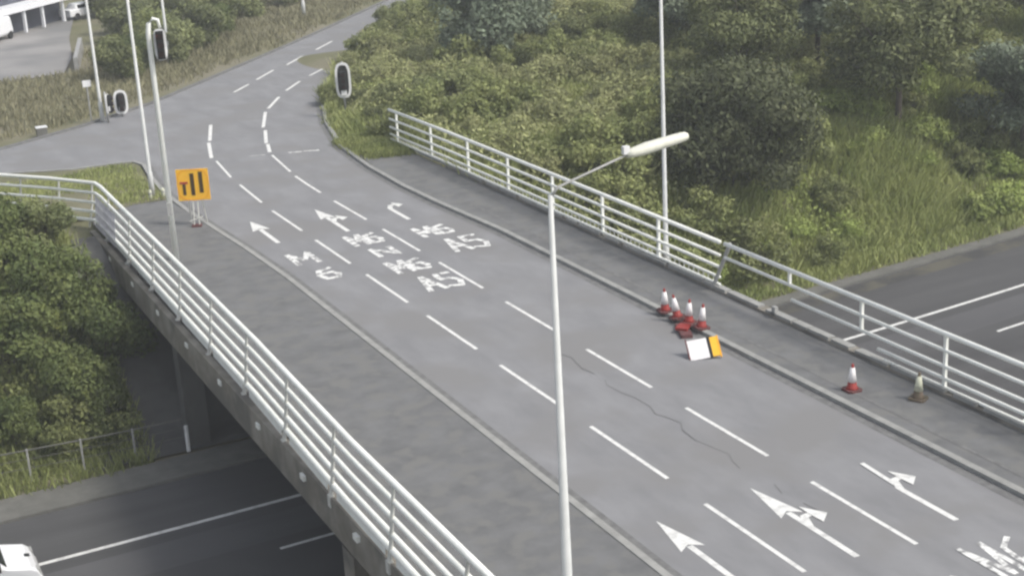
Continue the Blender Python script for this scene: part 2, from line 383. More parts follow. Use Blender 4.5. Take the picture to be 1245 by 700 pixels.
word(b, 'M6', 20.25, 57.7, .55, 1.6, w=.24); word(b, 'N', 20.5, 55.6, .8, 1.2, .1, w=.24)
word(b, 'M6', 20.3, 53.0, .6, 1.6, w=.24); word(b, 'A5', 20.4, 50.2, .65, 1.8, .2, w=.24)
word(b, 'M6', 23.2, 57.2, .6, 1.5, w=.24); word(b, 'A5', 23.4, 54.4, .7, 1.9, .2, w=.24)
word(b, 'M6', 22.95, 22.1, .62, 2.3, .2, .15); word(b, 'M6', 20.35, 21.0, .7, 2.6, .25, .15); word(b, 'M6', 17.2, 21.0, .7, 2.6, .25, .15)
struct(b.build('road_lettering', 'worn'))
# sealed crack wandering down the middle lane
b = MB(); cp = [(21.3, 41.4)]
while cp[-1][1] > 28: cp.append((21.35+.12*math.sin(len(cp)*1.7)+random.uniform(-.08, .08), cp[-1][1]-random.uniform(.4, .9)))
for p, q in zip(cp[:-1], cp[1:]):
    if random.random() < .25: continue
    stroke(b, [p, q], random.uniform(.02, .05), .003)
MT['crack'] = mat('crack_sealant', (.15, .15, .152)); struct(b.build('road_cracks', 'crack'))

# ------------------------------------------------------------------ the bridge
br = thing('road_bridge', 'concrete road bridge with weathered edge beam carrying the lanes over the motorway', 'bridge')
b = MB(); b.box((20.1, 39.5, -.52), (17.9, 55, .82)); b.build('deck', 'conc', br)
def fascia(x0, x1, top, name):
    return MB().sweep([(x0, 12.0), (x0, 67.2)], [(0, -1.0), (0, top), (x1-x0, top), (x1-x0, -1.0)]).build(name, 'conc', br)
fascia(10.98, 11.24, .06, 'edge_beam'); 
b = MB(); b.sweep([(28.9, 12), (28.9, 68)], [(0, -1.0), (0, .20), (.42, .20), (.42, -1.0)]); b.build('edge_beam', 'conc', br)
# pale weathered coping on the right edge, broken
b = MB()
y = 14
while y < 74:
    L = random.uniform(.8, 2.6); 
    b.sweep([(28.93, y), (28.93, y+L)], [(0, .202), (0, .28+random.uniform(0, .05)), (.30, .28), (.30, .202)]); y += L+random.uniform(.03, .5)
b.build('coping', 'kerb', br)
# soffit beams
for x in np.linspace(12.2, 27.8, 6):
    MB().box((x, 39.5, -1.3), (.5, 53.5, .75)).build('beam', 'conc', br)
def pier(y, base):
    for x in (11.9, 17.4, 22.9, 28.3):
        h = -1.65-base
        q = MB().box((x, y, base+h/2), (1.15, .9, h)).build('column', 'conc', br)
    MB().box((20.1, y, -1.45), (17.0, 1.0, .5)).build('crosshead', 'conc', br)
pier(35.2, MZ)
for x in (11.75, 17, 22.5, 28.0):
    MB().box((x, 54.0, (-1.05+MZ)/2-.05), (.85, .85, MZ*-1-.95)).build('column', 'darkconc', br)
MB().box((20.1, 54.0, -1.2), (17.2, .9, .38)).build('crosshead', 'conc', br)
# slope paving of the abutments
b = MB(); ys = np.arange(53.2, 62.5, .5); xs = np.arange(7.4, 30.4, 1.0)
def pave(b, xs, ys):
    for a, c in zip(ys[:-1], ys[1:]):
        for p, q in zip(xs[:-1], xs[1:]):
            b.quad(*[(x, y, float(T(x, y))+.05) for x, y in ((p, a), (q, a), (q, c), (p, c))])
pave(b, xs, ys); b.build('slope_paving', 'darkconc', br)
b = MB(); pave(b, [7.4, 8.4, 9.4, 10.2, 10.97], np.arange(62.2, 66.5, .5)); b.build('side_paving_shade', 'darkconc', br)  # dark sheet carries the shadowed tone of the brown bank beside the bridge
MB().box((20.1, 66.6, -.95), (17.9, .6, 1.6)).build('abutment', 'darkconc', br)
MB().box((20.1, 12.6, -3.2), (17.9, .6, 6)).build('abutment', 'darkconc', br)
# wing walls
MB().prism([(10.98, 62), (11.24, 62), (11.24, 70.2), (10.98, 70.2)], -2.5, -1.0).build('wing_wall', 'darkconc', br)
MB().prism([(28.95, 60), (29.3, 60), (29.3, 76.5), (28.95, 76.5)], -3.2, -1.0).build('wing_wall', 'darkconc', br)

# ------------------------------------------------------------------ parapets
ra = thing('parapet_railing', 'long white five-rail railing along the near bridge edge, turning the corner at its end', 'railing', (0, 0, 0))
def lean(z): return 11.06 + .12*z          # the near railing leans in a little over the verge
RZ = [2.05, 1.6, 1.16, .74, .34]; RW = [.09, .07, .07, .075, .09]
DXY, DXX = [34, 43, 54, 67.3], [0, .2, .28, .40]
def dxn(y): return float(np.interp(y, DXY, DXX))
def railat(z): x = lean(z); k = (z-2.05)*-.0; return [(x, 12, z), (x, 34, z), (x+.2, 43, z), (x+.28, 54, z), (x+.36, 66.9, z), (x+.30, 67.8, z), (x-1.30, 70.2, z), (x-3.15, 72.5, z), (x-8, 78.4, z)]
for z, r in zip(RZ, RW): MB().tube(railat(z), r, 8).build('rail', 'rail', ra, True)
def px_(x): return x
posts_n = [31.0+4.27*k for k in range(-4, 9)]
for y in posts_n:
    dx = dxn(y)
    p = MB(); p.box((11.0+dx*.8, y, -.08), (.14, .2, .34)); p.tube([(10.98+dx*.8, y, -.1), (lean(.5)+dx-.04, y, .5), (lean(2.05)+dx-.04, y, 2.03)], [.075, .055, .045], 6)
    p.build('post', 'railold', ra)
for y in posts_n[:-1]:
    dx = dxn(y+2.1)
    MB().box((10.94+dx*.2, y+2.15, -.22), (.12, .30, .16)).build('drain_outlet', 'rail', ra)
for y0, y1 in zip(posts_n[:-1], posts_n[1:]):     # kick plates between the posts
    d0, d1 = dxn(y0), dxn(y1)
    MB().quad((lean(.2)+d0-.05, y0+.35, .08), (lean(.2)+d1-.05, y1-.35, .08), (lean(.40)+d1-.05, y1-.35, .36), (lean(.40)+d0-.05, y0+.35, .36)).build('kick_plate', 'rail', ra)
for q in ((11.5, 68.1), (10.35, 69.9), (8.9, 71.6), (7.3, 73.7), (5.4, 76.0)):
    MB().tube([(q[0]-.35, q[1], 0), (q[0]-.1, q[1], 1.0), (q[0]+.02, q[1], 2.03)], .05, 6).build('post', 'railold', ra)
b = MB()
for y in np.arange(63.6, 67.6, .3): b.tube([(11.36, y, .1), (11.50, y, 1.55)], .035, 5)
b.build('mesh_panel', 'mesh', ra)

rb = thing('parapet_railing', 'white five-rail railing on the far verge, ending at a leaning post by the cones', 'railing')
FZ = [1.95, 1.45, 1.0, .62, .34]
for z, r in zip(FZ, [.085, .065, .065, .055, .055]):
    MB().tube([(29.1, 43.7, z), (29.08, 55, z), (29.02, 68, z), (28.85, 75.2, z)], r, 8).build('rail', 'rail', rb, True)
for y in [48.0+4.4*k for k in range(0, 7)]:
    x = float(np.interp(y, [55, 68, 75], [29.12, 29.05, 28.9])); MB().box((x+.03, y, 1.05), (.10, .12, 1.85)).build('post', 'rail', rb)
MB().tube([(28.98, 44.0, .15), (29.25, 43.25, 1.98)], .075, 6).build('post', 'greypost', rb)
# fine bottom infill seen beneath the rails
b = MB()
for z in (.16, .25): b.tube([(29.14, 44, z), (29.12, 55, z), (29.06, 68, z), (28.9, 75, z)], .022, 5)
for y in np.arange(44.2, 75, .33):
    x = float(np.interp(y, [55, 68, 75], [29.14, 29.06, 28.9])); b.box((x, y, .35), (.02, .03, .45))
b.build('infill_bars', 'railold', rb)

rc = thing('parapet_railing', 'open white railing with missing lower rails on the far side, over the motorway', 'railing')
for z, y1, r in ((1.95, 43.4, .08), (1.43, 43.4, .06), (.93, 39.4, .06), (.55, 34.9, .06), (.27, 34.6, .055)):
    MB().tube([(29.12, 12, z), (29.12, 30, z), (29.12, y1, z)], r, 8).build('rail', 'rail', rc, True)
for y, zb in ((39.55, 1.4), (35.75, .95), (31.9, .2), (28.0, .2), (23.9, .2), (19.8, .2), (15.7, .2)):
    MB().box((29.14, y, (1.95+zb)/2), (.09, .10, 1.95-zb)).build('post', 'rail', rc)
MB().box((29.0, 40.2, .22), (.14, .2, .55)).build('post_stub', 'greypost', rc)

# ------------------------------------------------------------------ post-and-rail fence below left
fn = thing('wire_fence', 'low grey post and wire fence along the foot of the bushes by the motorway', 'fence')
fl = [(-6, 53.5), (4.4, 53.6), (8.0, 53.3), (11.1, 53.2)]
def fz(p): return float(T(*p))
for h, r in ((1.1, .03), (.75, .012), (.4, .012)):
    MB().tube([(p[0], p[1], -5.25+h) for p in fl], r, 5).build('wire', 'strip', fn)
for x in np.arange(-6, 11, 1.9):
    MB().box((x, float(np.interp(x, [p[0] for p in fl], [p[1] for p in fl])), -4.75), (.07, .07, 1.3)).build('post', 'greypost', fn)
m = MB(); m.tube([(0, 0, 0), (0, 0, 1.05)], .075, 8); o = m.build('marker_post', 'white'); o.location = (11.15, 53.0, MZ+.1)
tag(o, 'short white marker post at the foot of the bridge column', 'post')
MB().box((0, 0, .85), (.16, .06, .14)).build('reflector', 'greypost', o)

# ------------------------------------------------------------------ street lamps
def lamp(label, loc, h, arm=None, r0=.10, r1=.06, group='street lamp columns', m='steel', rz=0, lean_=(0, 0)):
    t = thing('street_lamp', label, 'street lamp', loc, rz, group)
    MB().tube([(0, 0, 0), (0, 0, 1.2), (lean_[0]*.2, 0, 1.25), (lean_[0], lean_[1], h)], [r0*1.35, r0*1.35, r0, r1], 10).build('column', m, t, True)
    MB().box((r0*1.2, 0, .6), (.04, .12, .5)).build('access_door', 'greypost', t)
    if arm:
        L, rise, ll = arm
        MB().tube([(0, 0, h-.05), (L*.1, 0, h+rise*.25), (L, 0, h+rise)], [.035, .028, .024], 8).build('arm', 'greypost', t, True)
        s = (rise*.32)/1.4
        lb = MB(); n = 10; ring = []
        secs = [(0, .07, .07), (.08, .115, .105), (.3, .15, .135), (.8, .13, .12), (.97, .11, .10), (1, .08, .07)]
        ca = len(lb.v)
        for q, wy, hz in secs:
            for k in range(n):
                a = 2*math.pi*k/n; lb.v.append((L+q*ll, wy*math.cos(a), h+rise+q*ll*s+hz*math.sin(a)*(1 if math.sin(a) > 0 else .8)))
        for i in range(len(secs)-1):
            for k in range(n): lb.f.append((i*n+k, (i+1)*n+k, (i+1)*n+(k+1) % n, i*n+(k+1) % n))
        lb.f.append(tuple(range(n))); lb.f.append(tuple(range((len(secs)-1)*n, len(secs)*n))[::-1])
        lo = lb.build('lantern', 'cream', t, True)
        MB().box((L-.02, 0, h+rise+.1), (.14, .10, .16)).build('bracket', 'white', t)
    return t
lamp('tall street lamp nearest the camera, with a long cream lantern reaching over the lanes', (12.96, 25.37, .1), 10.0, (1.75, .55, 1.42), .11, .05)
lamp('slim lamp column rising behind the white railing above the traffic cones', (29.75, 48.45, -.6), 13, (1.6, .5, 1.2), .095, .055, rz=math.pi)
lamp('lamp column standing in the small grass patch, with white bollards at its foot', (14.9, 71.6, .1), 12, (1.6, .5, 1.2), .095, .06)
lamp('lamp column left of the grass strip across the junction, beside a traffic signal', (16.95, 93.2, 0), 11.5, (1.6, .4, 1.2), .10, .06)
lamp('lamp column with faint green tint behind the crook-topped mast', (26.1, 113.2, 0), 11.5, (1.6, .4, 1.2), .11, .07)
lamp('far lamp column on the dry grass bank near the top of the view', (42.9, 131.2, 0), 11, (1.6, .4, 1.2), .12, .07)
# small white pair at the foot of the grass patch lamp
for dx, lb_ in ((-.28, 'left of two small white bollards at the foot of the grass patch lamp'), (.34, 'right of two small white bollards at the foot of the grass patch lamp')):
    o = MB().tube([(0, 0, 0), (0, 0, .42), (0, 0, .5)], [.09, .08, .04], 8).build('bollard', 'oldsleeve', None, True); o.location = (14.95+dx, 71.0, .1)
    tag(o, lb_, 'bollard', 'small bollards by the lamp foot')
    MB().tube([(0, 0, .28), (0, 0, .36)], .093, 8).build('band', 'greypost', o)

# ------------------------------------------------------------------ traffic signals
def oval(b, rx, rz_, zc, y, inner=0.0, n=20, th=.03):
    """flat rounded plate (or ring) in the XZ plane, thickness th, centre height zc"""
    base = len(b.v)
    for yy in (y, y+th):
        for k in range(n):
            a = 2*math.pi*k/n; c, s_ = math.cos(a), math.sin(a); e = .6
            b.v.append((rx*math.copysign(abs(c)**e, c), yy, zc+rz_*math.copysign(abs(s_)**e, s_)))
    if not inner:
        b.f.append(tuple(base+k for k in range(n))); b.f.append(tuple(base+n+k for k in range(n))[::-1])
        for k in range(n): b.f.append((base+k, base+n+k, base+n+(k+1) % n, base+(k+1) % n))
    else:
        b2_ = len(b.v)
        for yy in (y, y+th):
            for k in range(n):
                a = 2*math.pi*k/n; c, s_ = math.cos(a), math.sin(a); e = .6
                b.v.append(((rx-inner)*math.copysign(abs(c)**e, c), yy, zc+(rz_-inner)*math.copysign(abs(s_)**e, s_)))
        for k in range(n):
            k2 = (k+1) % n
            b.f.append((base+k, base+k2, b2_+k2, b2_+k)); b.f.append((base+n+k, b2_+n+k, b2_+n+k2, base+n+k2))
            b.f.append((base+k, base+n+k, base+n+k2, base+k2)); b.f.append((b2_+k, b2_+k2, b2_+n+k2, b2_+n+k))
    return b
def signal(label, loc, rz, h=3.3, rx=.48, rzz=1.05, zc=2.5, poleh=None, white_low=True, curved=False):
    t = thing('traffic_signal', label, 'traffic signal', loc, rz, 'traffic signals at the junction')
    ph = poleh or h
    if curved:
        MB().tube([(-.42, .1, 0), (-.42, .1, ph-.6), (-.36, .1, ph-.2), (-.18, .1, ph-.02), (0, .1, ph-.08), (.06, .1, ph-.4)], [.12, .10, .09, .075, .07, .06], 8).build('pole', 'rail', t, True)
    else:
        MB().tube([(0, .12, 0), (0, .12, ph)], .07, 8).build('pole', 'greypost', t, True)
    bb = oval(MB(), rx, rzz, zc, 0).build('backing_board', 'black', t)
    oval(MB(), rx+.005, rzz+.005, zc, -.02, .14, th=.06).build('border', 'white', bb)
    hd = MB().box((0, -.14, zc), (.30, .2, 1.1)).build('signal_head', 'black', t)
    for k, dz in enumerate((.35, 0, -.35)):
        MB().tube([(0, -.24, zc+dz), (0, -.34, zc+dz)], .12, 10).build('lens_hood', 'lens', hd)
    if white_low: MB().box((0, -.1, zc-rzz+.32), (.34, .12, .3)).build('lower_plate', 'white', bb)
    return t
signal('traffic signal with white-bordered board at the right kerb of the curve', (29.6, 84.3, 0), -.35, 3.3, .46, 1.05, 2.2)
signal('traffic signal with white-bordered board across the junction, facing the camera', (18.35, 94.0, 0), -.1, 1.7, .42, .74, .92)
s3 = signal('traffic signal turned side-on beside the leftmost lamp column', (17.3, 92.7, 0), 1.1, 1.9, .36, .6, 1.15)
signal('high traffic signal with white-bordered board hung from a crook-topped mast', (13.52, 59.82, .1), -.25, 9.9, .25, .62, 8.9, poleh=9.95, curved=True)
MT['redlamp'] = mat('lit_red_lens', (.5, .03, .03), emis=(1.6, .12, .12))
MB().tube([(-.02, -.24, 9.25), (-.02, -.27, 9.25)], .10, 12).build('red_lamp', 'redlamp', bpy.data.objects['traffic_signal.003'])
MB().box((-.45, .0, 2.2), (.18, .12, .5)).build('control_box', 'greypost', bpy.data.objects['traffic_signal.003'])
o = MB().tube([(0, 0, 0), (0, 0, 1.3)], .06, 6).build('small_sign', 'greypost'); o.location = (22.2, 112, 0)
MB().box((0, -.05, 1.1), (.42, .05, .95)).build('plate', 'white', o); tag(o, 'small white upright sign in the hedge left of the tall masts', 'sign')
o = MB().tube([(0, 0, 0), (0, 0, 2.6)], .05, 6).build('small_sign', 'greypost'); o.location = (16.35, 93.6, 0)
MB().box((0, -.05, 2.4), (.5, .05, .4)).build('plate', 'white', o); tag(o, 'thin pole with a small pale plate left of the side-on signal', 'sign')
# low pale box by the far kerb
o = MB().box((0, 0, .25), (.6, .45, .5)).build('cable_box', 'strip'); o.location = (13.0, 91.4, 0); tag(o, 'low pale cable box in the grass beyond the left kerb', 'box')
MB().box((0, 0, .53), (.66, .5, .06)).build('lid', 'white', o)

# ------------------------------------------------------------------ temporary orange sign
t = thing('road_works_sign', 'orange lane-closure sign with dark bars on a folding frame by the near kerb', 'sign', (15.35, 64.9, .0), -.43)
fr = MB()
for s_ in (-1, 1):
    fr.tube([(s_*.12, -.25, 0), (s_*.10, .02, 1.2)], .03, 6); fr.tube([(s_*.35, .45, .02), (s_*.3, .05, 1.3)], .03, 6)
fr.tube([(-.3, -.2, .35), (.3, -.2, .55)], .025, 6)
fr.build('frame', 'railold', t)
MB().box((0, -.2, .10), (.42, .3, .2)).build('sandbag', 'coneb', t)
pn = MB().box((0, 0, 1.98), (1.42, .05, 1.42)).build('panel', 'yellow', t)
oval(MB(), .72, .72, 1.98, -.035, .07, th=.02).build('border', 'orange', pn)
b = MB(); b.box((-.02, -.036, 2.0), (.17, .02, 1.0)); b.box((.36, -.036, 2.08), (.17, .02, .95)); b.build('lane_bars', 'brown', pn)
b = MB(); b.box((-.40, -.036, 1.78), (.13, .02, .5)); b.build('closed_lane_bar', 'brown', pn); MB().box((-.40, -.037, 2.08), (.36, .02, .10)).build('closed_lane_cap', 'redp', pn)

# ------------------------------------------------------------------ cones
def cone(label, loc, tilt=(0, 0), rz=0, old=False, h=.86, group='traffic cones'):
    t = thing('traffic_cone', label, 'traffic cone', loc, rz, group); t.rotation_euler[0] = tilt[0]; t.rotation_euler[1] = tilt[1]
    R = lambda z: .17 - .135*z/h
    MB().prism([(-.25, -.18), (-.18, -.25), (.18, -.25), (.25, -.18), (.25, .18), (.18, .25), (-.18, .25), (-.25, .18)], 0, .07).build('base', 'coneb' if not old else 'oldcone', t)
    MB().tube([(0, 0, .07), (0, 0, .11), (0, 0, h*.9), (0, 0, h)], [.2, R(.1), R(h*.9), R(h)*.9], 14).build('body', 'coner' if not old else 'oldcone', t, True)
    MB().tube([(0, 0, h*.34), (0, 0, h*.86)], [R(h*.34)+.012, R(h*.86)+.012], 14).build('sleeve', 'sleeve' if not old else 'oldsleeve', t, True)
    return t
cone('leftmost of the four traffic cones bunched at the far kerb', (26.22, 42.85, .13), (.05, -.05))
cone('second from left of the four traffic cones bunched at the far kerb', (26.2, 42.0, .13), (-.1, -.14))
cone('third from left of the four traffic cones bunched at the far kerb', (26.24, 41.35, .13), (.06, 0), .3)
cone('rightmost of the four traffic cones bunched at the far kerb, just above the fallen sign', (26.30, 40.65, .13), (.03, .08))
cone('lone red traffic cone on the verge below the open white railing', (26.99, 33.5, .105), (0, .02))
cone('faded yellowish traffic cone tight against the railing foot, on the far right', (28.15, 31.9, .105), (.02, .0), .5, True)
# spare cone bases and stacked bits in the gutter
o = MB().box((0, 0, .06), (1.2, .38, .12), rz=1.2).build('cone_base_stack', 'coneb'); o.location = (25.75, 40.9, .006)
MB().box((.05, .1, .16), (.55, .42, .08), rz=.7).build('loose_base', 'coner', o); tag(o, 'dull red rubber bases lying in the gutter below the cones', 'rubber base')
t = thing('fallen_road_sign', 'fallen sign with white face and yellow end propped at the far kerb', 'sign', (24.95, 38.35, .02), -.45)
t.scale = (.88, .84, .98); t.rotation_euler = (math.radians(-45), math.radians(-8), math.radians(-24))
pn = MB().box((-.17, 0, .38), (.72, .05, .72)).build('panel', 'sleeve', t)
MB().box((.25, 0, .38), (.11, .055, .74)).build('black_stripe', 'black', t)
MB().box((.44, 0, .38), (.26, .05, .70)).build('yellow_end', 'yellow', t)
MB().box((.60, 0, .36), (.06, .07, .78)).build('edge_strip', 'orange', t)
MB().box((-.56, 0, .42), (.05, .06, .78)).build('edge_strip', 'coneb', t)
MB().tube([(-.3, .05, .1), (-.3, .5, .05)], .03, 6).build('prop', 'coneb', t)

# ------------------------------------------------------------------ white van on the motorway
def van():
    t = thing('white_van', 'white van on the motorway, only its nose in view at the lower left corner', 'van', (4.35, 45.35, MZ))
    # profile in x (nose at 0, going back to -5.4) and z
    prof = [(-.02, .42), (0, .75), (-.10, 1.0), (-.28, 1.16), (-.95, 1.32), (-1.0, 1.34), (-1.75, 2.15), (-2.1, 2.3), (-5.3, 2.32), (-5.4, 2.2), (-5.4, .45)]
    W = [.86, .94, .96, .95, .96, .96, .86, .84, .86, .88, .96]
    b = MB(); n = len(prof)
    for s_ in (-1, 1):
        for (x, z), w_ in zip(prof, W): b.v.append((x, s_*w_, z))
    for i in range(n):
        j = (i+1) % n; b.f.append((i, j, n+j, n+i))
    b.f.append(tuple(range(n))[::-1]); b.f.append(tuple(range(n, 2*n)))
    bo = b.build('body', 'vanp', t); mod = bo.modifiers.new('soft', 'BEVEL'); mod.width = .07; mod.segments = 3
    MB().quad((-.99, -.88, 1.365), (-.99, .88, 1.365), (-1.71, .80, 2.135), (-1.71, -.80, 2.135)).build('windscreen', 'glass', t)
    for s_ in (-1, 1):
        MB().quad((-1.35, s_*.962, 1.38), (-2.3, s_*.962, 1.38), (-2.3, s_*.90, 2.05), (-1.75, s_*.90, 2.05)).build('side_window', 'glass', t)
        MB().box((-.12, s_*.72, .93), (.16, .34, .2)).build('headlight', 'greypost', t)
        mi = MB().box((-1.25, s_*1.08, 1.5), (.12, .22, .28)).build('mirror', 'black', t)
        for x in (-.95, -4.3):
            w_ = MB().tube([(x, s_*.80, .34), (x, s_*1.0, .34)], .34, 20).build('wheel', 'tyre', t, True)
            MB().tube([(x, s_*.99, .34), (x, s_*1.01, .34)], .2, 14).build('rim', 'greypost', w_)
    MB().box((-.28, -.0, 1.185), (.16, .16, .03), ry=.22).build('badge', 'black', t)
    MB().box((-.0, 0, .55), (.1, 1.7, .22)).build('bumper', 'greypost', t)
van()

# ------------------------------------------------------------------ buildings and yard, far upper left
fill('yard', [(8, 117.5), (14, 113.5), (18.5, 114.5), (20.5, 122), (22.5, 134), (26, 150), (22, 175), (-20, 175), (-20, 100), (2, 104)], .01, 'yard')['kind'] = 'structure'
def far_bits():
    t = thing('depot_building', 'dark glazed depot with white fascia band and white posts, top left corner', 'building', (20.5, 141.5, 0), .86)
    MB().box((0, 5, 3.4), (14, 8, 6.8)).build('wall', 'roofd', t)
    MB().box((0, .1, 2.3), (14.6, 1.6, .55)).build('fascia', 'canopyw', t)
    for x in (-6.4, -3.9, -1.2, 1.8, 5.3): MB().box((x, -.3, 1.05), (.24, .24, 2.0)).build('post', 'canopyw', t)
    for x in (-5, -2, 1, 4): 
        MB().box((x, .94, 4.0), (2.2, .08, 1.5)).build('window', 'glass', t)
    MB().box((0, 5, 6.95), (14.6, 8.6, .3)).build('roof', 'greypost', t)
    v = thing('parked_van', 'white rounded van parked before the depot, cut by the left edge of view', 'van', (16.6, 136.9, 0), 1.0)
    b = MB(); b.box((0, 0, 1.2), (4.8, 2.0, 1.7), taper=.9); o = b.build('body', 'vanp', v); md = o.modifiers.new('soft', 'BEVEL'); md.width = .35; md.segments = 4
    MB().box((-1.3, -1.0, 1.55), (1.2, .06, .5)).build('side_window', 'glass', v)
    for x in (-1.5, 1.5): MB().tube([(x, -1.02, .34), (x, -.8, .34)], .34, 14).build('wheel', 'tyre', v)
    v = thing('parked_car', 'pale mint-white car parked right of the depot behind the leftmost lamp column', 'car', (26.3, 147.4, 0), .5)
    b = MB(); b.box((0, 0, .65), (4.2, 1.75, .7)); b.box((-.2, 0, 1.2), (2.3, 1.5, .5), taper=.75); o = b.build('body', 'vanp', v); md = o.modifiers.new('soft', 'BEVEL'); md.width = .12; md.segments = 3
    MB().box((-.2, -.7, 1.18), (1.7, .06, .32)).build('side_window', 'glass', v)
    for x in (-1.3, 1.3): MB().tube([(x, -.9, .32), (x, -.7, .32)], .32, 14).build('wheel', 'tyre', v)
    o = MB().tube([(-1.5, 0, .9), (1.5, 0, 1.0)], .22, 8).build('white_barrier', 'white'); o.location = (36.3, 140.4, .0); o.rotation_euler[2] = .55
    for x in (-1.1, 1.1): MB().box((x, 0, .42), (.14, .14, .9)).build('leg', 'greypost', o)
    MB().box((-1.4, 0, .95), (.5, .5, .6)).build('end_cap', 'white', o)
    tag(o, 'low white barrier on the hedge top, right of the tall masts', 'barrier')
    w_ = thing('retaining_wall', 'low dark wall bordering the grey yard, upper left', 'wall', (20.6, 119.5, 0), 1.35)
    MB().box((0, 0, .55), (11, .3, 1.1)).build('panel', 'greypost', w_)
far_bits()

# ------------------------------------------------------------------ vegetation
def leaves_mesh(name, centres, radii, n, size, m, droop=.5, seed=0, shell=.55):
    """n small leaf faces in a set of ellipsoid clumps; outline stays ragged"""
    g = np.random.default_rng(seed); C = np.array(centres, float); Rr = np.array(radii, float)
    wgt = (Rr[:, 0]*Rr[:, 1]+Rr[:, 0]*Rr[:, 2]); idx = g.choice(len(C), n, p=wgt/wgt.sum())
    d = g.normal(size=(n, 3)); d /= np.linalg.norm(d, axis=1)[:, None]
    rad = 1-(1-shell)*g.random(n)**1.5 + np.maximum(0, g.normal(0, .10, n))
    # twig tufts: pull leaves toward sparse directions so gaps open
    P = C[idx] + d*rad[:, None]*Rr[idx]
    P += g.normal(0, size*.8, (n, 3))
    nrm = d + g.normal(0, .55, (n, 3)); nrm[:, 2] += .35; nrm /= np.linalg.norm(nrm, axis=1)[:, None]
    a = np.cross(nrm, g.normal(size=(n, 3))); a /= np.linalg.norm(a, axis=1)[:, None]; bb = np.cross(nrm, a)
    s = size*(.6+.8*g.random(n))[:, None]
    V = np.stack([P-a*s, P+bb*s*.45, P+a*s, P-bb*s*.45], 1)
    keep = V[:, :, 2].min(1) > -.3
    V = V[keep]; k = len(V)
    return quads(name, V.reshape(-1, 3), k, m)
def quads(name, V, k, m):
    me = bpy.data.meshes.new(name); me.vertices.add(4*k); me.vertices.foreach_set('co', V.astype('f').ravel())
    me.loops.add(4*k); me.loops.foreach_set('vertex_index', np.arange(4*k, dtype='i'))
    me.polygons.add(k); me.polygons.foreach_set('loop_start', np.arange(0, 4*k, 4, dtype='i')); me.polygons.foreach_set('loop_total', np.full(k, 4, 'i'))
    me.update(); me.validate(); me.materials.append(MT[m]); return me
def crown_spec(R, H, z0, n, g, rmin=.28, rmax=.5):
    C, Rr = [], []
    for i in range(n):
        a = g.uniform(0, 2*math.pi); q = R*math.sqrt(g.uniform(0, 1))*.78; t = g.uniform(0, 1)
        z = z0 + (H-z0)*(.15+.7*t)*(1-.35*(q/R)**2); r = R*g.uniform(rmin, rmax)
        C.append((q*math.cos(a), q*math.sin(a), z)); Rr.append((r, r, r*g.uniform(.6, .85)))
    return C, Rr
def stems(R, H, n, seed, r0=.06, trunk=False):
    g = np.random.default_rng(seed); b = MB()
    if trunk:
        b.tube([(0, 0, -.4), (.05, .02, H*.25), (-.08, .1, H*.5), (.1, 0, H*.8)], [r0*1.3, r0, r0*.7, r0*.25], 8)
    for i in range(n):
        a = g.uniform(0, 6.28); q = R*g.uniform(.35, .8); z1 = H*g.uniform(.5, .85); z0_ = H*g.uniform(.2, .4) if trunk else -.3
        b.tube([(0, 0, z0_), (q*.45*math.cos(a), q*.45*math.sin(a), z0_+(z1-z0_)*.6), (q*math.cos(a), q*math.sin(a), z1)], [r0*.6, r0*.4, r0*.12], 5)
    return b
PROTO = {}
def shrub_proto(key, R, H, n, size, m, nl=9, z0=.1, seed=1, trunk=False):
    g = np.random.default_rng(seed); big = R > 3; C, Rr = crown_spec(R, H, z0, int(nl*(1.9 if big else 1.4)), g, .15 if big else .2, .33 if big else .42)
    me = leaves_mesh('foliage', C, Rr, n, size, m, seed=seed)
    st = stems(R, H, 6 if not trunk else 9, seed, .07 if not trunk else .16, trunk)
    ms = bpy.data.meshes.new('stems'); ms.from_pydata(st.v, [], st.f); ms.update(); ms.materials.append(MT['bark'])
    PROTO[key] = (me, ms)
for i in range(3):
    shrub_proto(('yg', i), 1.5, 1.5, 4200, .10, 'lf_yg', 12, 0.0, seed=71+i)
    shrub_proto(('dark', i), 2.2, 3.4, 6500, .12, 'lf_dark', 12, seed=11+i)
    shrub_proto(('mid', i), 1.9, 2.6, 5200, .11, 'lf_mid', 11, seed=21+i)
    shrub_proto(('olive', i), 1.7, 2.3, 4600, .10, 'lf_olive', 11, seed=31+i)
    shrub_proto(('green', i), 1.9, 2.8, 9000, .085, 'lf_green', 13, seed=41+i)
shrub_proto(('slate', 0), 4.8, 7.0, 22000, .16, 'lf_slate', 26, .4, 51)
shrub_proto(('bigdark', 0), 4.3, 6.6, 34000, .12, 'lf_deep', 34, .3, 52)
shrub_proto(('tree', 0), 4.6, 9.0, 20000, .15, 'lf_dark', 24, 2.2, 53, True)
shrub_proto(('tree', 1), 4.2, 8.0, 18000, .15, 'lf_slate', 22, 2.0, 54, True)
def plant(key, u, v, sc, label, name='shrub', cat='shrub', group=None, rz=None, scz=None, dz=0):
    me, ms = PROTO[key]
    t = thing(name, label, cat, (u, v, float(T(u, v))+dz), random.uniform(0, 6.28) if rz is None else rz, group)
    t.scale = (sc, sc, scz or sc)
    link('foliage' if name == 'shrub' else 'crown', me, None, t); link('stems' if name == 'shrub' else 'trunk', ms, None, t)
    return t
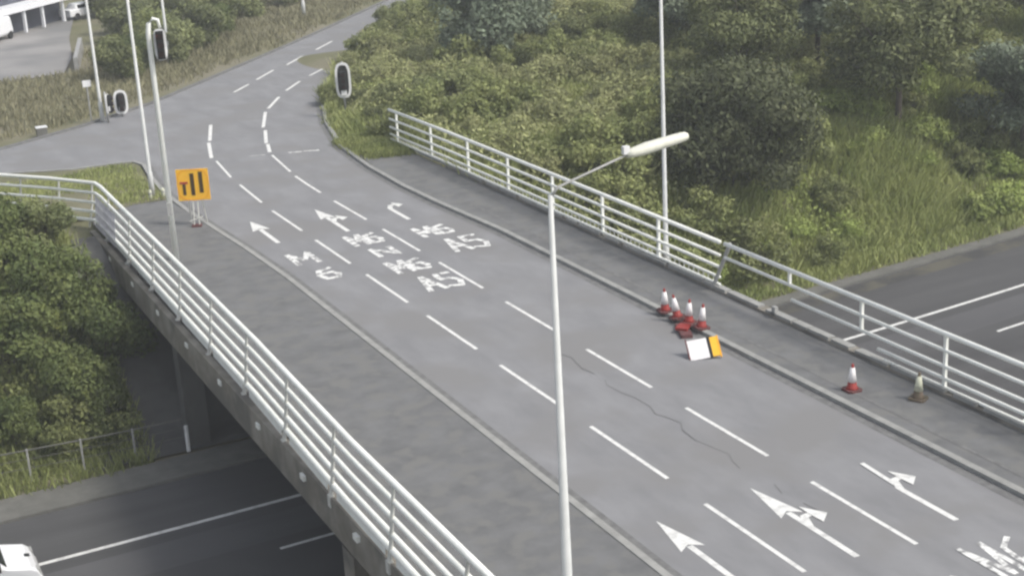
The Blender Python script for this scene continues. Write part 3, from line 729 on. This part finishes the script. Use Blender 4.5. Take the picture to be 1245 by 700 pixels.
# single plants that can be told apart
plant(('bigdark', 0), 43.0, 63.4, 1.08, 'big dark green shrub right of the cream lantern, largest on the slope', rz=.4, scz=1.18)
plant(('slate', 0), 43.6, 92.5, 1.0, 'blue-grey leafy tree at the top centre beside the road going off', 'tree', 'tree', rz=1.1)
plant(('tree', 0), 56.6, 66.6, 1.0, 'large dark tree shading the grass at the upper right', 'tree', 'tree', rz=.2)
plant(('tree', 1), 63.5, 63.8, 1.05, 'large tree at the right edge of the view over deep shade', 'tree', 'tree', rz=2.2)
plant(('tree', 0), 50.6, 73.5, .85, 'dark tree at the top, left of the deep shade', 'tree', 'tree', rz=3.3)
tg = 'trees filling the top right'
for u, v, k, s in ((58, 76, 1, 1.0), (66, 73, 0, 1.0), (72, 66, 0, 1.0), (53, 84, 1, .9), (61, 86, 0, 1.0), (70, 82, 1, 1.1), (75, 75, 0, 1), (47, 96, 1, .85)):
    plant(('tree', k), u, v, s, 'grey-green tree in the mass of trees behind the front ones, top right', 'tree', 'tree', tg)
lab = {'mid': 'mid green shrub in the thicket behind the five-rail white railing', 'olive': 'pale olive shrub in the thicket behind the five-rail white railing', 'dark': 'small dark shrub in the thicket behind the five-rail white railing'}
grp = {'mid': 'mid green thicket shrubs', 'olive': 'pale olive thicket shrubs', 'dark': 'small dark thicket shrubs'}
def clear_of_road(u, v):
    lim = float(np.interp(v, [p[1] for p in farK], [p[0] for p in farK])); return u - max(lim, 29.4 if v < 76 else lim)
pl = []; tries = 0
g = np.random.default_rng(5)
while len(pl) < 210 and tries < 6000:
    tries += 1; v = g.uniform(57.5, 128); u = g.uniform(28, 70)
    cr = clear_of_road(u, v)
    if cr < (2.0 if v < 84 else .9): continue
    if u > 44 and v < 72: continue                       # open grass bank
    if u-29 > (v-50)*1.05: continue
    if math.hypot(u-42.6, v-63.6) < 4.2 or math.hypot(u-43.6, v-92.5) < 4.6 or math.hypot(u-56.6, v-66.6) < 5: continue
    if any(math.hypot(u-a, v-c) < 1.65 for a, c in pl): continue
    if v < 62 and u > 36.5: continue
    pl.append((u, v))
    nz = math.sin(u*.31+v*.17)+math.cos(v*.23-u*.11)+g.normal(0, .5)
    kind = 'olive' if nz > -.2 else ('mid' if nz > -1.5 else 'dark')
    if v > 100 and kind == 'olive': kind = 'mid'
    plant((kind, int(g.integers(3))), u, v, g.uniform(.7, 1.15)*(1 if kind != 'dark' else .85)*(1 if cr > 3.5 else .75), lab[kind], group=grp[kind], dz=-.1)
# low brush over the open bank down to the motorway
g = np.random.default_rng(15); bk = []; tries = 0
while len(bk) < 95 and tries < 5000:
    tries += 1; u = g.uniform(31, 84); v = g.uniform(56.5, 76)
    if v < float(kerb_far(u))+3.2: continue
    if u < 44 and v > 62: continue
    if any(math.hypot(u-a, v-c) < 1.9 for a, c in bk): continue
    if math.sin(u*.45)+math.cos(v*.6+u*.2)+g.normal(0, .6) < -.25: continue
    bk.append((u, v)); kd = 'yg' if g.random() < .72 else 'mid'
    plant((kd, int(g.integers(3))), u, v, g.uniform(.6, 1.15), {'yg': 'low yellow-green brush among the long grass of the open bank', 'mid': 'low mid green brush among the long grass of the open bank'}[kd], group={'yg': 'yellow-green brush on the bank', 'mid': 'mid green brush on the bank'}[kd], dz=-.15)
# bushes at the lower left, below the near railing
LB = [(8.6, 55.6, .7, 'green', 'small bush hanging over the right end of the wire fence'),
      (6.8, 55.3, .75, 'mid', 'olive bush leaning on the middle of the wire fence'),
      (3.3, 55.0, .75, 'mid', 'low olive bush on the wire fence at the left edge'),
      (8.3, 61.0, 1.15, 'green', 'dark green bush hanging over the fence, nearest the bridge slope'),
      (6.2, 64.3, 1.2, 'green', 'tall green bush just below the corner of the white railing'),
      (8.6, 65.2, .8, 'dark', 'dark shrub under the corner of the white railing'),
      (4.0, 62.2, 1.25, 'mid', 'olive green bush at the left edge under the railing'),
      (5.9, 58.8, 1.25, 'green', 'broad green bush in the middle of the lower left bank'),
      (3.0, 57.2, 1.1, 'mid', 'yellow-green bush at the left edge above the wire fence'),
      (7.9, 56.9, .95, 'green', 'dark bush right above the wire fence next to the bare slope'),
      (1.2, 60.0, 1.2, 'green', 'green bush cut by the left edge of the view'),
      (3.8, 67.6, .8, 'mid', 'olive bush behind the returning end of the near railing'),
      (9.3, 58.4, 1.1, 'green', 'dark bush spreading onto the bare slope beside the bridge'),
      (5.2, 55.9, .7, 'green', 'low bush pressed against the wire fence')]
for i, (u, v, s, k, l) in enumerate(LB): plant((k, i % 3), u, v, s, l)
# hedge and trees beyond the junction, upper left
g = np.random.default_rng(9)
for u, v, k, s in ((21.6, 108.6, 'dark', 1.0), (23.3, 111, 'green', 1.1), (25.5, 113.8, 'dark', 1.1), (27.6, 117, 'dark', 1.2), (24.4, 118, 'mid', 1.2), (30, 120, 'dark', 1.2), (27.5, 123, 'mid', 1.3), (32.5, 124, 'green', 1.1), (30.5, 129, 'dark', 1.3),
                   (35, 129, 'dark', 1.2), (33.5, 134, 'mid', 1.3), (38, 135, 'dark', 1.2), (28, 133, 'dark', 1.3), (37, 142, 'mid', 1.4), (41, 143, 'dark', 1.4), (31, 140, 'dark', 1.4), (22.3, 114, 'dark', .9), (35, 149, 'dark', 1.6), (41, 152, 'dark', 1.7), (46, 148, 'mid', 1.5), (26.5, 128, 'dark', 1.2), (29, 147, 'dark', 1.5), (45, 139.5, 'dark', 1.2), (50, 147, 'dark', 1.5), (55, 158, 'mid', 1.8)):
    plant((k, int(g.integers(3))), u, v, s*.92, 'shrub in the hedge beyond the junction, between the yard and the dry grass bank', group='hedge shrubs beyond the junction')

# undergrowth that knits the shrubs together
def undergrowth(name, n, u0, u1, v0, v1, ok, hmax, size, m, label, seed):
    g = np.random.default_rng(seed); u = g.uniform(u0, u1, n); v = g.uniform(v0, v1, n); k = ok(u, v); u, v = u[k], v[k]; n = len(u)
    hh = hmax*np.clip(.55+.30*np.sin(u*.9+v*.35)+.30*np.cos(v*.8-u*.5)+g.normal(0, .12, n), .12, 1.3)
    z = T(u, v) + hh*g.random(n)**.45
    P = np.stack([u, v, z], 1); nrm = g.normal(0, .6, (n, 3)); nrm[:, 2] += .8; nrm /= np.linalg.norm(nrm, axis=1)[:, None]
    a = np.cross(nrm, g.normal(size=(n, 3))); a /= np.linalg.norm(a, axis=1)[:, None]; bb = np.cross(nrm, a); s_ = size*(.5+g.random(n))[:, None]
    V = np.stack([P-a*s_, P+bb*s_*.4, P+a*s_, P-bb*s_*.4], 1)
    tag(link(name, quads(name, V.reshape(-1, 3), n, m), None), label, 'undergrowth', None, 'stuff')
limk = lambda v: np.interp(v, [p[1] for p in farK], [p[0] for p in farK])
okU = lambda u, v: (u > np.where(v < 77, 29.9, limk(v)+1.6)) & (v > kerb_far(u)+4.5) & ~((u > 44) & (v < 70)) & (u < 72)
undergrowth('scrub_undergrowth', 150000, 29, 72, 57, 125, okU, 1.9, .13, 'lf_olive', 'pale olive scrub knitting the thicket together behind the far railing', 61)
undergrowth('scrub_undergrowth', 70000, 29, 72, 57, 125, okU, 1.6, .12, 'lf_mid', 'mid green scrub leaves mixed through the thicket behind the far railing', 62)
okB = lambda u, v: (v > kerb_far(u)+4.0) & (u > 31) & (np.sin(u*.7)+np.cos(v*.9+u*.3) > -.3)
undergrowth('bank_undergrowth', 60000, 31, 90, 57, 74, okB, .75, .11, 'lf_yg', 'low yellow-green leafy growth through the grass of the open bank', 63)
okW = lambda u, v: (v > kerb_far(u)+3.2) & (u < 9.9-.25*np.maximum(0, v-60))
undergrowth('slope_undergrowth', 42000, -6, 10, 53, 68, okW, 1.5, .10, 'lf_mid', 'olive green growth filling between the bushes of the lower left bank', 64)
# grass: many blades, one object per stretch
def blades(name, pts, h, m, label, nb=5, wdt=.035, spread=.22, seed=3, lean_=.5):
    g = np.random.default_rng(seed); P = np.repeat(pts, nb, 0); n = len(P)
    P = P + np.concatenate([g.normal(0, spread, (n, 2)), np.zeros((n, 1))], 1)
    a = g.uniform(0, 6.283, n); L = np.repeat(h, nb)*(.55+.7*g.random(n)); tilt = g.normal(0, lean_, (n, 2))*L[:, None]
    w_ = wdt*(.6+.8*g.random(n)); dx = np.stack([np.cos(a)*w_, np.sin(a)*w_, np.zeros(n)], 1)
    top = P + np.concatenate([tilt, L[:, None]], 1); P = P - np.array([0, 0, .12])
    V = np.stack([P-dx, P+dx, top+dx*.35, top-dx*.35], 1).reshape(-1, 3)
    me = quads(name, V, n, m); o = link(name, me, None); tag(o, label, 'grass', None, 'stuff'); return o
def scatter(n, u0, u1, v0, v1, ok, seed):
    g = np.random.default_rng(seed); u = g.uniform(u0, u1, n); v = g.uniform(v0, v1, n); k = ok(u, v); u, v = u[k], v[k]
    return np.stack([u, v, T(u, v)], 1), g
lim = lambda v: np.interp(v, [p[1] for p in farK], [p[0] for p in farK])
okR = lambda u, v: (v > kerb_far(u)+1.3) & (u > np.where(v < 77, 29.6, lim(v)+.5)) 
pts, g = scatter(60000, 28, 100, 52, 100, okR, 1)
hh = .45+.5*np.clip(np.sin(pts[:, 0]*.5)*np.cos(pts[:, 1]*.4)+.5, 0, 1.2); hh *= np.where(pts[:, 1] < kerb_far(pts[:, 0])+3, .5, 1)
hh *= np.clip((pts[:, 0]-27)/2.5, .4, 1)
blades('bank_grass', pts, hh, 'grass', 'long yellow-green grass on the bank behind the far railing, up to the motorway edge', 6, .045, .25)
okL = lambda u, v: (v > kerb_far(u)+1.9)
pts, g = scatter(9000, -8, 9.8, 52, 74, okL, 2)
blades('slope_grass', pts, np.full(len(pts), .45), 'grass', 'rough grass under the bushes on the lower left bank', 5, .03, .2, 5)
okI = lambda u, v: (v > 70.9) & (v < 79.6) & (u < 15.3) & (u > 12.2+(v-71)*.1) | ((v > 75) & (v < 79) & (u > 3) & (u < 13))
pts, g = scatter(5000, 2, 16, 70, 80.5, okI, 3); pts[:, 2] = .1
blades('patch_grass', pts, np.full(len(pts), .14), 'grass', 'short mottled grass on the small patch around the lamp foot', 5, .03, .2, 6)
lF = lambda u: np.interp(u, [p[0] for p in farL[::-1]], [p[1] for p in farL[::-1]])
okF = lambda u, v: (v > lF(u)+2.4) & (v < lF(u)+26) & ~((u < 21) & (v > np.where(u < 14, 117-(u-8)*.6, 114)))
pts, g = scatter(36000, 0, 70, 84, 190, okF, 4)
blades('verge_grass', pts, np.full(len(pts), .35), 'grassd', 'dry grass strip beyond the road on the far side of the junction', 5, .05, .3, 7)
pts, g = scatter(2600, 26.6, 28.8, 71, 77.5, lambda u, v: v > 72+(28.8-u)*.2, 8); pts[:, 2] = .02
pts2, g = scatter(11000, 26.5, 46, 77, 114, lambda u, v: (u > lim(v)+.35) & (u < lim(v)+3), 9)
pts = np.concatenate([pts, pts2]); blades('kerb_grass', pts, np.full(len(pts), .32), 'grass', 'bright yellow-green grass inside the right kerb of the curve', 6, .035, .2, 8)
